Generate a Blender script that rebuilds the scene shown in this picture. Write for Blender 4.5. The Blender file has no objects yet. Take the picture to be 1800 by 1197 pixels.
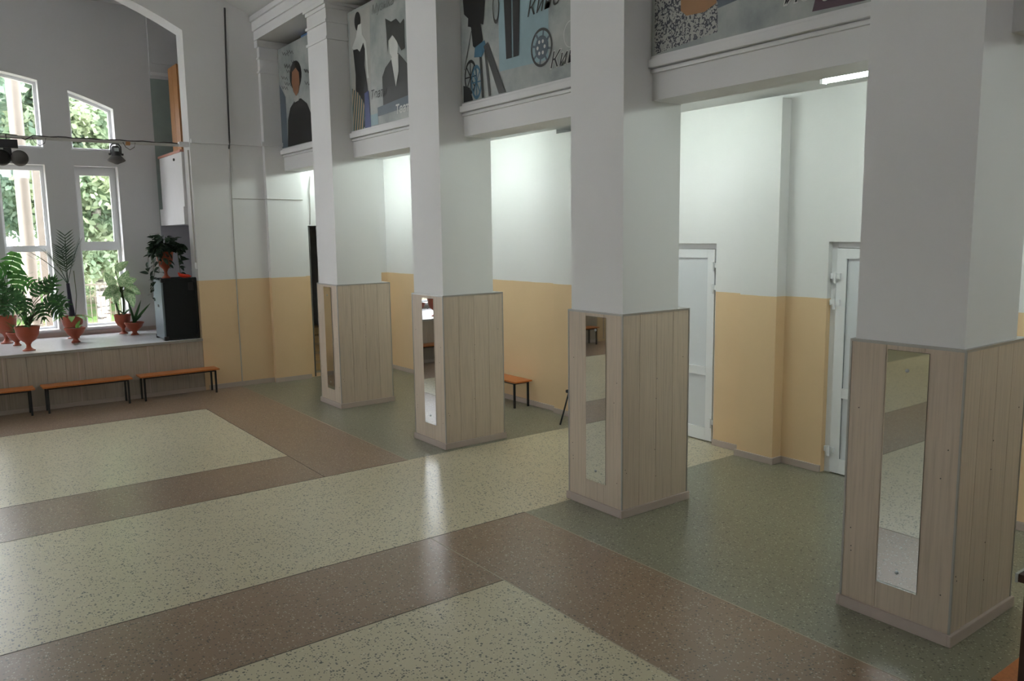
import bpy, bmesh, math, random
import numpy as np
from mathutils import Vector, Matrix
random.seed(7)
S = bpy.context.scene
COL = S.collection
PI = math.pi

# ------------------------------------------------------------------ camera
YAW, PITCH, ROLL, FPX = 0.637, 0.134, -0.014, 1402.7
def cam_axes():
    f0 = Vector((math.sin(YAW), math.cos(YAW), 0)); r0 = Vector((math.cos(YAW), -math.sin(YAW), 0)); u0 = Vector((0, 0, 1))
    f = f0*math.cos(PITCH)-u0*math.sin(PITCH); u = u0*math.cos(PITCH)+f0*math.sin(PITCH)
    return r0*math.cos(ROLL)+u*math.sin(ROLL), u*math.cos(ROLL)-r0*math.sin(ROLL), f
r_, u_, f_ = cam_axes()
cd = bpy.data.cameras.new('camera'); cam = bpy.data.objects.new('camera', cd); COL.objects.link(cam)
cd.sensor_fit = 'HORIZONTAL'; cd.sensor_width = 36; cd.lens = 36*FPX/1800; cd.clip_start = .05; cd.clip_end = 300
M = Matrix.Identity(4)
for i in range(3):
    M[i][0] = r_[i]; M[i][1] = u_[i]; M[i][2] = -f_[i]
M.translation = (0, 0, 2.45); cam.matrix_world = M
S.camera = cam

# ------------------------------------------------------------------ world, sun, exposure
SKY, SUN, TUBE = 16.0, 28.0, 72.0
S.view_settings.view_transform = 'Standard'; S.view_settings.look = 'None'
S.view_settings.gamma = 1; S.view_settings.use_curve_mapping = False
S.view_settings.exposure = -0.10
wd = bpy.data.worlds.new('sky'); S.world = wd; wd.use_nodes = True
bg = wd.node_tree.nodes['Background']; bg.inputs[0].default_value = (1.0, .94, 1.03, 1); bg.inputs[1].default_value = SKY
sl = bpy.data.lights.new('sun', 'SUN'); sl.energy = SUN; sl.angle = .01; sl.color = (1, .95, .86)
so = bpy.data.objects.new('sun', sl); COL.objects.link(so)
so.rotation_euler = Vector((.60, -.06, -.80)).to_track_quat('-Z', 'Y').to_euler()

# ------------------------------------------------------------------ materials
MATS = {}
class NT:
    def __init__(s, name):
        s.m = bpy.data.materials.new(name); s.m.use_nodes = True; s.t = s.m.node_tree; s.t.nodes.clear()
        s.out = s.n('ShaderNodeOutputMaterial'); MATS[name] = s.m
    def n(s, kind, **kw):
        nd = s.t.nodes.new(kind)
        for k, v in kw.items(): setattr(nd, k, v)
        return nd
    def put(s, sock, v):
        if hasattr(v, 'links') or isinstance(v, bpy.types.NodeSocket): s.t.links.new(v, sock)
        else: sock.default_value = v
    def col(s, c): return (c[0], c[1], c[2], 1)
    def mix(s, f, a, b, mode='MIX'):
        nd = s.n('ShaderNodeMix', data_type='RGBA', blend_type=mode)
        s.put(nd.inputs[0], f)
        s.put(nd.inputs[6], s.col(a) if isinstance(a, tuple) else a); s.put(nd.inputs[7], s.col(b) if isinstance(b, tuple) else b)
        return nd.outputs[2]
    def math(s, op, a, b=0.0, clamp=False):
        nd = s.n('ShaderNodeMath', operation=op, use_clamp=clamp); s.put(nd.inputs[0], a); s.put(nd.inputs[1], b); return nd.outputs[0]
    def pos(s): return s.n('ShaderNodeNewGeometry').outputs['Position']
    def obj(s): return s.n('ShaderNodeTexCoord').outputs['Object']
    def rand(s): return s.n('ShaderNodeObjectInfo').outputs['Random']
    def xyz(s, v): return s.n('ShaderNodeSeparateXYZ'), v
    def scale(s, v, sc):
        nd = s.n('ShaderNodeMapping'); s.put(nd.inputs[0], v); nd.inputs['Scale'].default_value = sc; return nd.outputs[0]
    def noise(s, v, sc, det=2.0, rough=.5):
        nd = s.n('ShaderNodeTexNoise'); s.put(nd.inputs['Vector'], v); nd.inputs['Scale'].default_value = sc
        nd.inputs['Detail'].default_value = det; nd.inputs['Roughness'].default_value = rough; return nd.outputs[0]
    def vor(s, v, sc):
        nd = s.n('ShaderNodeTexVoronoi'); s.put(nd.inputs['Vector'], v); nd.inputs['Scale'].default_value = sc; return nd.outputs
    def ramp(s, f, pts):
        nd = s.n('ShaderNodeValToRGB'); s.put(nd.inputs[0], f); e = nd.color_ramp.elements
        while len(e) < len(pts): e.new(.5)
        for q, (p, c) in zip(e, pts): q.position = p; q.color = s.col(c)
        return nd.outputs[0]
    def bsdf(s, color, rough=.6, spec=.5, metal=0.0, bump=None, bs=.1, bd=.01, emit=None, es=0.0, coat=0.0):
        b = s.n('ShaderNodeBsdfPrincipled')
        s.put(b.inputs['Base Color'], s.col(color) if isinstance(color, tuple) else color); s.put(b.inputs['Roughness'], rough)
        b.inputs['Specular IOR Level'].default_value = spec; b.inputs['Metallic'].default_value = metal
        b.inputs['Coat Weight'].default_value = coat
        if emit: b.inputs['Emission Color'].default_value = s.col(emit); b.inputs['Emission Strength'].default_value = es
        if bump is not None:
            bp = s.n('ShaderNodeBump'); bp.inputs['Strength'].default_value = bs; bp.inputs['Distance'].default_value = bd
            s.put(bp.inputs['Height'], bump); s.t.links.new(bp.outputs[0], b.inputs['Normal'])
        s.t.links.new(b.outputs[0], s.out.inputs[0]); return b

def plain(name, c, rough=.6, spec=.4, metal=0.0, var=.08, sc=6.0, **kw):
    t = NT(name); nz = t.noise(t.obj(), sc, 3)
    t.bsdf(t.mix(nz, tuple(x*(1-var) for x in c), tuple(min(1, x*(1+var)) for x in c)), rough, spec, metal, **kw)
    return t.m

WHITE = (.77, .765, .765); TAN = (.73, .53, .32); DADO = 1.765
def wallpaint(name, white=WHITE, dado=True):
    t = NT(name); p = t.pos(); nz = t.noise(p, 1.3, 4); fine = t.noise(p, 60, 2)
    sp = t.n('ShaderNodeSeparateXYZ'); t.put(sp.inputs[0], p)
    w = t.mix(nz, tuple(x*.95 for x in white), tuple(x*1.04 for x in white))
    c = w
    if dado:
        y = t.mix(nz, tuple(x*.93 for x in TAN), tuple(x*1.06 for x in TAN))
        wob = t.math('MULTIPLY', t.math('SUBTRACT', t.noise(p, 5, 2), .5), .012)
        c = t.mix(t.math('LESS_THAN', t.math('ADD', sp.outputs[2], wob), DADO), w, y)
    t.bsdf(c, .55, .35, bump=fine, bs=.12, bd=.004); return t.m
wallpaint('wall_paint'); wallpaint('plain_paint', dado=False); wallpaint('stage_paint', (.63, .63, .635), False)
wallpaint('ceiling_paint', (.72, .72, .71), False)
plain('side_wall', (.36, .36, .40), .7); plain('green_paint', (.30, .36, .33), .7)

def terrazzo(name, base, dark, light, nd, nl, sc=70.0):
    t = NT(name); p = t.pos()
    v1 = t.vor(p, sc); v2 = t.vor(t.scale(p, (1, 1, 1)), sc*.55)
    big = t.noise(p, .8, 4); mid = t.noise(p, 9, 4)
    b = t.mix(big, tuple(x*.86 for x in base), tuple(x*1.1 for x in base))
    b = t.mix(t.math('MULTIPLY', mid, .22), b, tuple(x*.8 for x in base))
    def chip(v, keep, size):
        s = t.n('ShaderNodeSeparateColor'); t.put(s.inputs[0], v[1])
        k = t.math('LESS_THAN', s.outputs[0], keep)
        r = t.math('MULTIPLY', t.math('ADD', s.outputs[1], .35), size)
        return t.math('MULTIPLY', k, t.math('LESS_THAN', v[0], r))
    c = t.mix(chip(v1, nd, .40), b, dark)
    c = t.mix(chip(v2, nd*.35, .30), c, tuple(x*.8 for x in dark))
    s2 = t.vor(t.scale(p, (1.13, .97, 1)), sc*1.1)
    c = t.mix(chip(s2, nl, .40), c, light)
    rg = t.math('ADD', t.math('MULTIPLY', t.noise(p, 1.2, 2), .03), .285)
    t.bsdf(c, rg, .85); return t.m
terrazzo('terrazzo_cream', (.58, .515, .365), (.11, .11, .09), (.70, .67, .55), .42, .05)
terrazzo('terrazzo_brown', (.265, .175, .115), (.085, .065, .05), (.50, .44, .36), .26, .20)
terrazzo('terrazzo_green', (.215, .21, .15), (.07, .07, .055), (.42, .42, .34), .26, .22)
plain('divider_dark', (.10, .08, .07), .5); plain('divider_pale', (.45, .40, .32), .5)

def plankmat(name, c):
    t = NT(name); o = t.obj(); rd = t.rand()
    off = t.n('ShaderNodeVectorMath', operation='ADD'); t.put(off.inputs[0], o)
    cb = t.n('ShaderNodeCombineXYZ'); t.put(cb.inputs[0], t.math('MULTIPLY', rd, 37.0)); t.put(cb.inputs[2], t.math('MULTIPLY', rd, 11.0)); t.put(off.inputs[1], cb.outputs[0])
    g = t.noise(t.scale(off.outputs[0], (22, 22, .9)), 2.2, 5, .6); g2 = t.noise(t.scale(off.outputs[0], (90, 90, 2)), 2, 3)
    a = t.ramp(g, [(.26, tuple(x*.68 for x in c)), (.50, c), (.76, tuple(min(1, x*1.16) for x in c))])
    a = t.mix(t.math('MULTIPLY', g2, .3), a, tuple(x*.80 for x in c))
    a = t.mix(.35, a, t.mix(rd, tuple(x*.92 for x in c), tuple(x*1.07 for x in c)))
    t.bsdf(a, .42, .35, bump=g2, bs=.06, bd=.003); return t.m
plankmat('plank', (.575, .475, .38)); plankmat('stage_plank', (.42, .36, .30)); plankmat('stage_floor', (.62, .63, .66))
plankmat('bench_wood', (.52, .17, .05)); plankmat('step_wood', (.50, .33, .16)); plankmat('dark_wood', (.055, .025, .018))
MATS['stage_floor'].node_tree.nodes['Principled BSDF'].inputs['Roughness'].default_value = .3
plain('skirting', (.47, .39, .35), .45); plain('metal_trim', (.42, .41, .40), .35, metal=.75); plain('white_plastic', (.80, .81, .83), .3, .5, var=.02)
plain('door_panel', (.68, .70, .73), .35, .5, var=.02); plain('gasket', (.16, .17, .18), .5)
plain('black_metal', (.018, .018, .02), .4); plain('black_plastic', (.012, .012, .013), .45); plain('grey_metal', (.45, .48, .50), .35, metal=.6)
plain('carpet_black', (.022, .023, .024), .9, .1, var=.3, sc=160); plain('grille', (.20, .25, .28), .45, metal=.5)
plain('pipe_paint', (.50, .49, .46), .5); plain('cable_dark', (.05, .045, .045), .6); plain('cable_pale', (.50, .48, .45), .6)
plain('terracotta', (.34, .07, .032), .5, var=.12); plain('soil', (.03, .02, .014), .95); plain('red_plastic', (.80, .05, .02), .35)
plain('door_dark', (.045, .03, .027), .5); plain('orange_wood', (.40, .19, .07), .5); plain('blue_board', (.10, .22, .45), .5); plain('cushion', (.02, .018, .018), .8)
plain('parapet_white', (.70, .69, .70), .5, var=.03); plain('rail_cap', (.45, .20, .15), .5); plain('column_white', (.24, .205, .18), .7)
plain('lens', (.30, .28, .25), .2); plain('dust_grey', (.10, .095, .09), .7); plain('palm_trunk', (.02, .018, .035), .7)
t = NT('mirror'); t.bsdf((.82, .84, .83), .02, .5, 1.0)
t = NT('tube_light'); t.bsdf((.9, .95, .95), .4, emit=(.87, 1.0, .92), es=TUBE)
t = NT('glass'); tr = t.n('ShaderNodeBsdfTransparent'); tr.inputs[0].default_value = (.93, .97, .95, 1); gl = t.n('ShaderNodeBsdfGlossy'); gl.inputs['Roughness'].default_value = .02
mx = t.n('ShaderNodeMixShader'); mx.inputs[0].default_value = .06; t.t.links.new(tr.outputs[0], mx.inputs[1]); t.t.links.new(gl.outputs[0], mx.inputs[2]); t.t.links.new(mx.outputs[0], t.out.inputs[0])
def leafmat(name, a, b, trans=.4, sc=3.0, rough=.5, per=False):
    t = NT(name); nz = t.noise(t.pos() if per else t.obj(), sc, 3); c = t.mix(t.ramp(nz, [(.35, (0, 0, 0)), (.65, (1, 1, 1))]), a, b)
    bs = t.bsdf(c, rough, .3); tl = t.n('ShaderNodeBsdfTranslucent'); t.put(tl.inputs[0], c)
    m = t.n('ShaderNodeMixShader'); m.inputs[0].default_value = trans
    t.t.links.new(bs.outputs[0], m.inputs[1]); t.t.links.new(tl.outputs[0], m.inputs[2]); t.t.links.new(m.outputs[0], t.out.inputs[0])
leafmat('tree_leaf_a', (.22, .31, .20), (.42, .47, .31), .5, 1.2, per=True); leafmat('tree_leaf_b', (.19, .29, .22), (.35, .43, .33), .5, 1.2, per=True)  # slight outdoor haze is whitened into these leaf colours
leafmat('leaf_monstera', (.05, .16, .04), (.10, .26, .06)); leafmat('leaf_dark', (.03, .085, .03), (.06, .14, .05), .35); leafmat('leaf_vari', (.10, .22, .09), (.45, .55, .34), .4, 14.0)
leafmat('leaf_vine', (.012, .028, .018), (.03, .06, .03), .15); leafmat('leaf_palm', (.02, .045, .025), (.045, .075, .04), .15); leafmat('leaf_bright', (.12, .26, .05), (.20, .36, .09))
leafmat('stem', (.07, .10, .05), (.11, .13, .06), .1)
t = NT('bark_birch'); p = t.pos(); g = t.noise(t.scale(p, (2, 2, 9)), 1.5, 4)
t.bsdf(t.ramp(g, [(.40, (.08, .07, .06)), (.5, (.55, .50, .45)), (.8, (.66, .60, .54))]), .8)
t = NT('bark_pine'); g = t.noise(t.scale(t.pos(), (6, 6, 2)), 2, 4); t.bsdf(t.ramp(g, [(.35, (.12, .075, .05)), (.7, (.36, .22, .13))]), .9)
t = NT('grass'); p = t.pos(); t.bsdf(t.mix(t.ramp(t.noise(p, .35, 4), [(.45, (0, 0, 0)), (.6, (1, 1, 1))]), t.mix(t.noise(p, 12, 3), (.03, .07, .015), (.06, .105, .028)), (.10, .08, .06)), .9, .1)
t = NT('poster_grey'); p = t.pos(); g = t.noise(p, 2.2, 5, .6)
t.bsdf(t.ramp(g, [(.3, (.24, .27, .265)), (.5, (.36, .385, .37)), (.75, (.50, .51, .48))]), .38, .4)
for n, c in dict(ink_black=(.012, .012, .013), ink_dark=(.045, .047, .043), ink_skin=(.42, .42, .39), ink_tan=(.36, .19, .085), ink_brown=(.26, .12, .06), ink_blue=(.06, .16, .24), ink_sky=(.28, .40, .44), ink_navy=(.05, .07, .20), ink_slate=(.11, .14, .17), ink_grey=(.20, .21, .20), ink_white=(.62, .63, .60), ink_plum=(.06, .02, .035)).items():
    plain(n, c, .4, .4, var=.18, sc=5)
t = NT('ink_stripes'); p = t.pos(); sp = t.n('ShaderNodeSeparateXYZ'); t.put(sp.inputs[0], p)
a = t.math('FRACT', t.math('MULTIPLY', t.math('ADD', sp.outputs[1], t.math('MULTIPLY', sp.outputs[2], .25)), 14))
t.bsdf(t.mix(t.math('LESS_THAN', a, .5), t.mix(t.noise(p, 3), (.50, .42, .30), (.45, .28, .16)), (.02, .09, .10)), .4)
t = NT('ink_hatch'); p = t.pos(); w = t.n('ShaderNodeTexWave'); t.put(w.inputs['Vector'], p); w.inputs['Scale'].default_value = 9; w.inputs['Distortion'].default_value = 14; w.inputs['Detail'].default_value = 3; w.inputs['Detail Scale'].default_value = 2.5
t.bsdf(t.mix(t.ramp(w.outputs[1], [(.30, (1, 1, 1)), (.36, (0, 0, 0))]), (.40, .40, .37), (.03, .035, .05)), .4)

# ------------------------------------------------------------------ mesh helpers
def new_bm(): return bmesh.new()
def box(bm, x0, x1, y0, y1, z0, z1):
    vs = [bm.verts.new((x, y, z)) for x in (x0, x1) for y in (y0, y1) for z in (z0, z1)]
    for f in ((0, 1, 3, 2), (4, 6, 7, 5), (0, 4, 5, 1), (2, 3, 7, 6), (0, 2, 6, 4), (1, 5, 7, 3)): bm.faces.new([vs[i] for i in f])
    return vs
def lathe(bm, prof, n=24, c=(0, 0, 0)):
    rings = []
    for r, z in prof:
        rings.append([bm.verts.new((c[0]+r*math.cos(2*PI*k/n), c[1]+r*math.sin(2*PI*k/n), c[2]+z)) for k in range(n)])
    for a, b in zip(rings, rings[1:]):
        for k in range(n): bm.faces.new((a[k], a[(k+1) % n], b[(k+1) % n], b[k]))
    bm.faces.new(rings[0][::-1]); bm.faces.new(rings[-1])
def tube(bm, pts, r, n=8):
    pts = [Vector(p) for p in pts]; rs = r if isinstance(r, (list, tuple)) else [r]*len(pts); rings = []
    up = Vector((.31, .17, .93))
    for i, p in enumerate(pts):
        d = (pts[min(i+1, len(pts)-1)]-pts[max(i-1, 0)]).normalized()
        a = d.cross(up)
        if a.length < .1: a = d.cross(Vector((1, 0, 0)))
        a.normalize(); b = d.cross(a)
        rings.append([bm.verts.new(p+(a*math.cos(2*PI*k/n)+b*math.sin(2*PI*k/n))*rs[i]) for k in range(n)])
    for a, b in zip(rings, rings[1:]):
        for k in range(n): bm.faces.new((a[k], a[(k+1) % n], b[(k+1) % n], b[k]))
    bm.faces.new(rings[0][::-1]); bm.faces.new(rings[-1])
def prism(bm, poly, axis, a, b):
    # poly in the two other axes, extruded a..b along axis
    def P(q, h): return (h, q[0], q[1]) if axis == 0 else ((q[0], h, q[1]) if axis == 1 else (q[0], q[1], h))
    lo = [bm.verts.new(P(q, a)) for q in poly]; hi = [bm.verts.new(P(q, b)) for q in poly]; n = len(poly)
    bm.faces.new(lo[::-1]); bm.faces.new(hi)
    for k in range(n): bm.faces.new((lo[k], lo[(k+1) % n], hi[(k+1) % n], hi[k]))
def tomesh(bm, name, mat, smooth=False, bevel=0):
    if bevel: bmesh.ops.bevel(bm, geom=bm.edges[:], offset=bevel, segments=2, affect='EDGES', profile=.7)
    bmesh.ops.recalc_face_normals(bm, faces=bm.faces[:])
    me = bpy.data.meshes.new(name); bm.to_mesh(me); bm.free()
    if smooth:
        for p in me.polygons: p.use_smooth = True
        try: me.set_sharp_from_angle(angle=math.radians(40))
        except Exception: pass
    me.materials.append(MATS[mat]); return me
def link(name, me, parent=None, loc=(0, 0, 0), rot=(0, 0, 0), scale=None):
    o = bpy.data.objects.new(name, me); COL.objects.link(o); o.location = loc; o.rotation_euler = rot
    if scale: o.scale = scale
    if parent is not None: o.parent = parent
    return o
def obj(name, bm, mat, parent=None, smooth=False, bevel=0, **kw): return link(name, tomesh(bm, name, mat, smooth, bevel), parent, **kw)
def boxo(name, b, mat, parent=None, bevel=0, **kw):
    bm = new_bm(); box(bm, *b); return obj(name, bm, mat, parent, bevel=bevel, **kw)
def tubeo(name, pts, r, mat, parent=None, n=8, **kw):
    bm = new_bm(); tube(bm, pts, r, n); return obj(name, bm, mat, parent, smooth=True, **kw)
def tag(o, label, cat, group=None):
    o['label'] = label; o['category'] = cat
    if group: o['group'] = group
    return o
def thing(name, label, cat, loc=(0, 0, 0), rz=0, group=None):
    o = bpy.data.objects.new(name, None); COL.objects.link(o); o.location = loc; o.rotation_euler = (0, 0, rz); o.empty_display_size = .1
    return tag(o, label, cat, group)
def struct(o): o['kind'] = 'structure'; return o
def sempty(name, loc=(0, 0, 0)):
    o = bpy.data.objects.new(name, None); COL.objects.link(o); o.location = loc; o.empty_display_size = .1; return struct(o)
def copytree(o, parent=None):
    c = o.copy(); COL.objects.link(c); c.parent = parent
    for ch in list(o.children): copytree(ch, c)
    return c
def plate(name, outer, holes, y0, y1, mat, parent=None):
    # polygon with holes in the XZ plane, extruded y0..y1
    cu = bpy.data.curves.new('tmp', 'CURVE'); cu.dimensions = '2D'; cu.fill_mode = 'BOTH'; cu.extrude = (y1-y0)/2
    for pl in [outer]+list(holes):
        sp = cu.splines.new('POLY'); sp.points.add(len(pl)-1); sp.use_cyclic_u = True
        for q, (x, z) in zip(sp.points, pl): q.co = (x, z, 0, 1)
    ob = bpy.data.objects.new('tmp', cu); COL.objects.link(ob)
    dg = bpy.context.evaluated_depsgraph_get(); me = bpy.data.meshes.new_from_object(ob.evaluated_get(dg)); bpy.data.objects.remove(ob); bpy.data.curves.remove(cu)
    me.transform(Matrix(((1, 0, 0, 0), (0, 0, -1, (y0+y1)/2), (0, 1, 0, 0), (0, 0, 0, 1)))); me.name = name
    me.materials.clear(); me.materials.append(MATS[mat]); return link(name, me, parent)

# ------------------------------------------------------------------ layout numbers (metres)
XM = .39                                   # axis of the hall
XH, PD, PL = 4.673, .825, .691             # pillar hall face, panel depth (X), panel length (Y)
PY = [10.412, 7.608, 4.763, 2.036]         # near faces of the pillars, stage side first
HP = 1.76; YF = 13.15; YB = 15.1; HS = .84
XA, XG = 3.151, 4.12
mir = lambda x: 2*XM-x

# ------------------------------------------------------------------ floor
floor = sempty('floor')
def fl(x0, x1, y0, y1, m): boxo('terrazzo_panel', (x0, x1, y0, y1, -.12, 0), 'terrazzo_'+m, floor)
XR, XL = 7.7, -6.9
def zone(y0, y1, mid, border):
    if mid == 'band': fl(XL, XR, y0, y1, border); return
    fl(mir(XA), XA, y0, y1, mid)
    fl(XA, XG, y0, y1, border); fl(mir(XG), mir(XA), y0, y1, border)
    fl(XG, XR, y0, y1, 'green'); fl(XL, mir(XG), y0, y1, 'green')
zone(11.69, 13.45, 'brown', 'brown'); zone(8.513, 11.69, 'cream', 'brown'); zone(7.515, 8.513, 'brown', 'brown'); zone(5.41, 7.515, 'band', 'cream')
zone(4.397, 5.41, 'brown', 'brown'); zone(1.22, 4.397, 'cream', 'brown'); zone(-3.3, 1.22, 'brown', 'brown')
def dv(x0, x1, y0, y1, m='divider_dark'): boxo('divider_strip', (x0, x1, y0, y1, -.01, .0012), m, floor)
for y in (11.69, 8.513, 4.397): dv(mir(XA), XA, y-.004, y+.004)
for y in (7.515, 5.41): dv(mir(XG), XG, y-.004, y+.004)
for a, b in ((1.22, 5.41), (7.515, 11.69)): dv(XA-.004, XA+.004, a, b, 'divider_dark' if a > 5 else 'divider_pale')
for a, b in ((-3, 5.41), (7.515, 13)): dv(XG-.004, XG+.004, a, b, 'divider_pale')

# ------------------------------------------------------------------ far wall with the stage opening
R1 = 6.6; A0 = 5.58
def arch(x, r, half, z0): return z0-r+math.sqrt(max(0, r*r-half*half))*0+ (math.sqrt(r*r-(x-XM)**2)-math.sqrt(r*r-half*half))+r
HALF = 3.56-XM
def az(x): return A0+math.sqrt(R1*R1-(x-XM)**2)-math.sqrt(R1*R1-HALF*HALF)
N = 24
archpts = [(3.56-2*HALF*k/N, az(3.56-2*HALF*k/N)) for k in range(N+1)]
outer = [(XR, 0), (XR, 7.4), (XL, 7.4), (XL, 0), (mir(3.56), 0)]+archpts[::-1]+[(3.56, 0)]
wall_far = struct(plate('wall_far', outer, [[(5.42, .0005), (6.45, .0005), (6.45, 2.62), (5.42, 2.62)]], YF, YF+.36, 'wall_paint'))
pil = struct(boxo('trim_1', (4.70, 5.30, YF-.10, YF, 0, 5.9), 'wall_paint'))
for z, h, d in ((5.28, .03, .02), (5.07, .03, .02), (5.50, .10, .04)): boxo('capital_band', (4.70-d, 5.34, YF-.10-d, YF, z-h/2, z+h/2), 'plain_paint', pil)
struct(boxo('trim_2', (3.575, 4.70, YF-.05, YF, 3.905, 3.965), 'plain_paint')); struct(boxo('trim_3', (4.65, 5.0, YF-.15, YF-.10, 3.905, 3.965), 'plain_paint'))
bb = sempty('baseboard_far')
boxo('skirting_board', (3.62, 4.70, YF-.022, YF, 0, .075), 'skirting', bb, .004); boxo('skirting_board', (4.68, 5.32, YF-.122, YF-.10, 0, .075), 'skirting', bb, .004)

# ------------------------------------------------------------------ stage
stage = sempty('floor_stage')
boxo('stage_top', (mir(3.56), 3.56, YF-.015, YB, HS-.035, HS), 'stage_floor', stage)
boxo('edge_trim', (mir(3.56), 3.56, YF-.022, YF-.012, HS-.03, HS+.002), 'metal_trim', stage)
boxo('stage_body', (mir(3.56)+.01, 3.55, YF+.03, YB, .0, HS-.035), 'black_plastic', stage)
bm = new_bm(); pw = .2438; box(bm, 0, pw-.003, 0, .012, .0, HS-.04); pme = tomesh(bm, 'plank', 'stage_plank')
for k in range(26): link('plank', pme, stage, (mir(3.56)+k*pw, YF+.004, 0))
for k in range(7): boxo('joint_strip', (2.72-.95*k, 2.72-.95*k+.022, YF-.006, YF+.004, .05, HS-.04), 'skirting', stage)
boxo('skirting_board', (mir(3.56), 3.56, YF-.018, YF+.004, 0, .06), 'skirting', stage, .004)

# ------------------------------------------------------------------ stage back wall with windows
WC = [.39+1.08*k for k in (-2, -1, 0, 1, 2)]; WW = .66
def wz(x): return 5.14-(6.1-math.sqrt(6.1*6.1-(x-XM)**2))
holes = []; wins = []
for c in WC:
    a, b = c-WW/2, c+WW/2
    lo = [(a, .95), (b, .95), (b, 3.65), (a, 3.65)]; n = 6
    up = [(a, 3.92), (b, 3.92)]+[(b-(b-a)*k/n, wz(b-(b-a)*k/n)) for k in range(n+1)]
    holes += [lo, up]; wins += [(c, lo, up)]
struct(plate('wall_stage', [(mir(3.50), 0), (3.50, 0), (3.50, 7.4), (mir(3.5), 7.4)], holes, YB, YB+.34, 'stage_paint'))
def inset(poly, d):
    bmx = bmesh.new(); f = bmx.faces.new([bmx.verts.new((x, z, 0)) for x, z in poly])
    cx = sum(q[0] for q in poly)/len(poly); cz = sum(q[1] for q in poly)/len(poly); bmx.free(); out = []
    n = len(poly)
    for i in range(n):
        p0, p1, p2 = poly[i-1], poly[i], poly[(i+1) % n]
        def nrm(a, b):
            v = Vector((b[0]-a[0], b[1]-a[1])); v.normalize(); return Vector((-v.y, v.x))
        n1, n2 = nrm(p0, p1), nrm(p1, p2); m = (n1+n2); m.normalize(); s = d/max(.3, m.dot(n1))
        out.append((p1[0]+m.x*s, p1[1]+m.y*s))
    return out
YW = YB+.22
for i, (c, lo, up) in enumerate(wins):
    a, b = c-WW/2, c+WW/2
    w = sempty('window_%d' % (2*i+1))
    plate('frame', lo, [[(a+.05, 1.0), (b-.05, 1.0), (b-.05, 2.25), (a+.05, 2.25)], [(a+.05, 2.35), (b-.05, 2.35), (b-.05, 3.57), (a+.05, 3.57)]], YW, YW+.07, 'white_plastic', w)
    if i in (4, 1): plate('sash', [(a+.045, 2.34), (b-.045, 2.34), (b-.045, 3.58), (a+.045, 3.58)], [[(a+.10, 2.40), (b-.10, 2.40), (b-.10, 3.51), (a+.10, 3.51)]], YW-.02, YW+.03, 'white_plastic', w)
    boxo('pane', (a+.045, b-.045, YW+.035, YW+.041, .99, 2.26), 'glass', w); boxo('pane', (a+.045, b-.045, YW+.035, YW+.041, 2.34, 3.58), 'glass', w)
    boxo('window_sill', (a-.02, b+.02, YB-.03, YW+.01, .935, .965), 'white_plastic', w, .004)
    w2 = sempty('window_%d' % (2*i+2)); inn = inset(up, .045)
    plate('frame', up, [inn], YW, YW+.07, 'white_plastic', w2)
    plate('pane', inset(up, .04), [], YW+.035, YW+.041, 'glass', w2)
    boxo('window_sill', (a-.01, b+.01, YB-.02, YW+.01, 3.905, 3.93), 'white_plastic', w2, .004)
struct(boxo('baseboard_stage', (mir(3.5), 3.5, YB-.02, YB, HS, HS+.07), 'skirting'))
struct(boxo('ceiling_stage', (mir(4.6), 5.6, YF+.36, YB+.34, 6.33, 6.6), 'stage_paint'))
# side room on the right of the stage, with a balcony
struct(boxo('wall_stage_room', (3.5, 5.4, YB, YB+.34, 0, 7.4), 'green_paint'))
o = struct(boxo('trim_4', (3.5, 5.39, YB-.03, YB, 5.17, 5.42), 'stage_paint')); boxo('cornice', (3.5, 5.39, YB-.07, YB-.03, 5.22, 5.27), 'plain_paint', o); boxo('cornice', (3.5, 5.39, YB-.05, YB-.0, 5.42, 6.33), 'stage_paint', o)
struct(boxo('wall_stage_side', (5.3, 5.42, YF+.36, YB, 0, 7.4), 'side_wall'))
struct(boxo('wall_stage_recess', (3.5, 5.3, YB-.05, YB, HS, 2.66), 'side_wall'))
struct(boxo('floor_balcony', (3.5, 5.3, YF+.36, YB-.05, 2.66, 2.94), 'parapet_white'))
par = thing('balcony_parapet', 'white balcony parapet with reddish rail cap above the stage side opening', 'parapet')
boxo('panel', (3.52, 3.58, YF+.361, YB-.17, 2.94, 3.80), 'parapet_white', par); boxo('rail_cap', (3.50, 3.60, YF+.361, YB-.15, 3.80, 3.835), 'rail_cap', par); tubeo('bolt', [(3.50, 13.95, 3.71), (3.525, 13.95, 3.71)], .022, 'black_metal', par)
struct(boxo('floor_side_room', (3.56, 5.3, YF+.361, YB-.05, HS-.2, HS), 'stage_floor'))
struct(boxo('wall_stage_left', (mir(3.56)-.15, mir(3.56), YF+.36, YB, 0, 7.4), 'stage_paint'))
cab = thing('wardrobe', 'tall orange-brown wooden wardrobe on the balcony beside the stage', 'wardrobe', (3.66, 13.92, 2.942))
boxo('body', (0, .6, 0, .55, 0.05, 2.28), 'orange_wood', cab); boxo('door', (-.02, 0, .01, .27, .06, 2.29), 'orange_wood', cab); boxo('door', (-.02, 0, .28, .54, .06, 2.29), 'orange_wood', cab); boxo('plinth', (.02, .58, .02, .53, 0, .05), 'dark_wood', cab)

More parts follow.
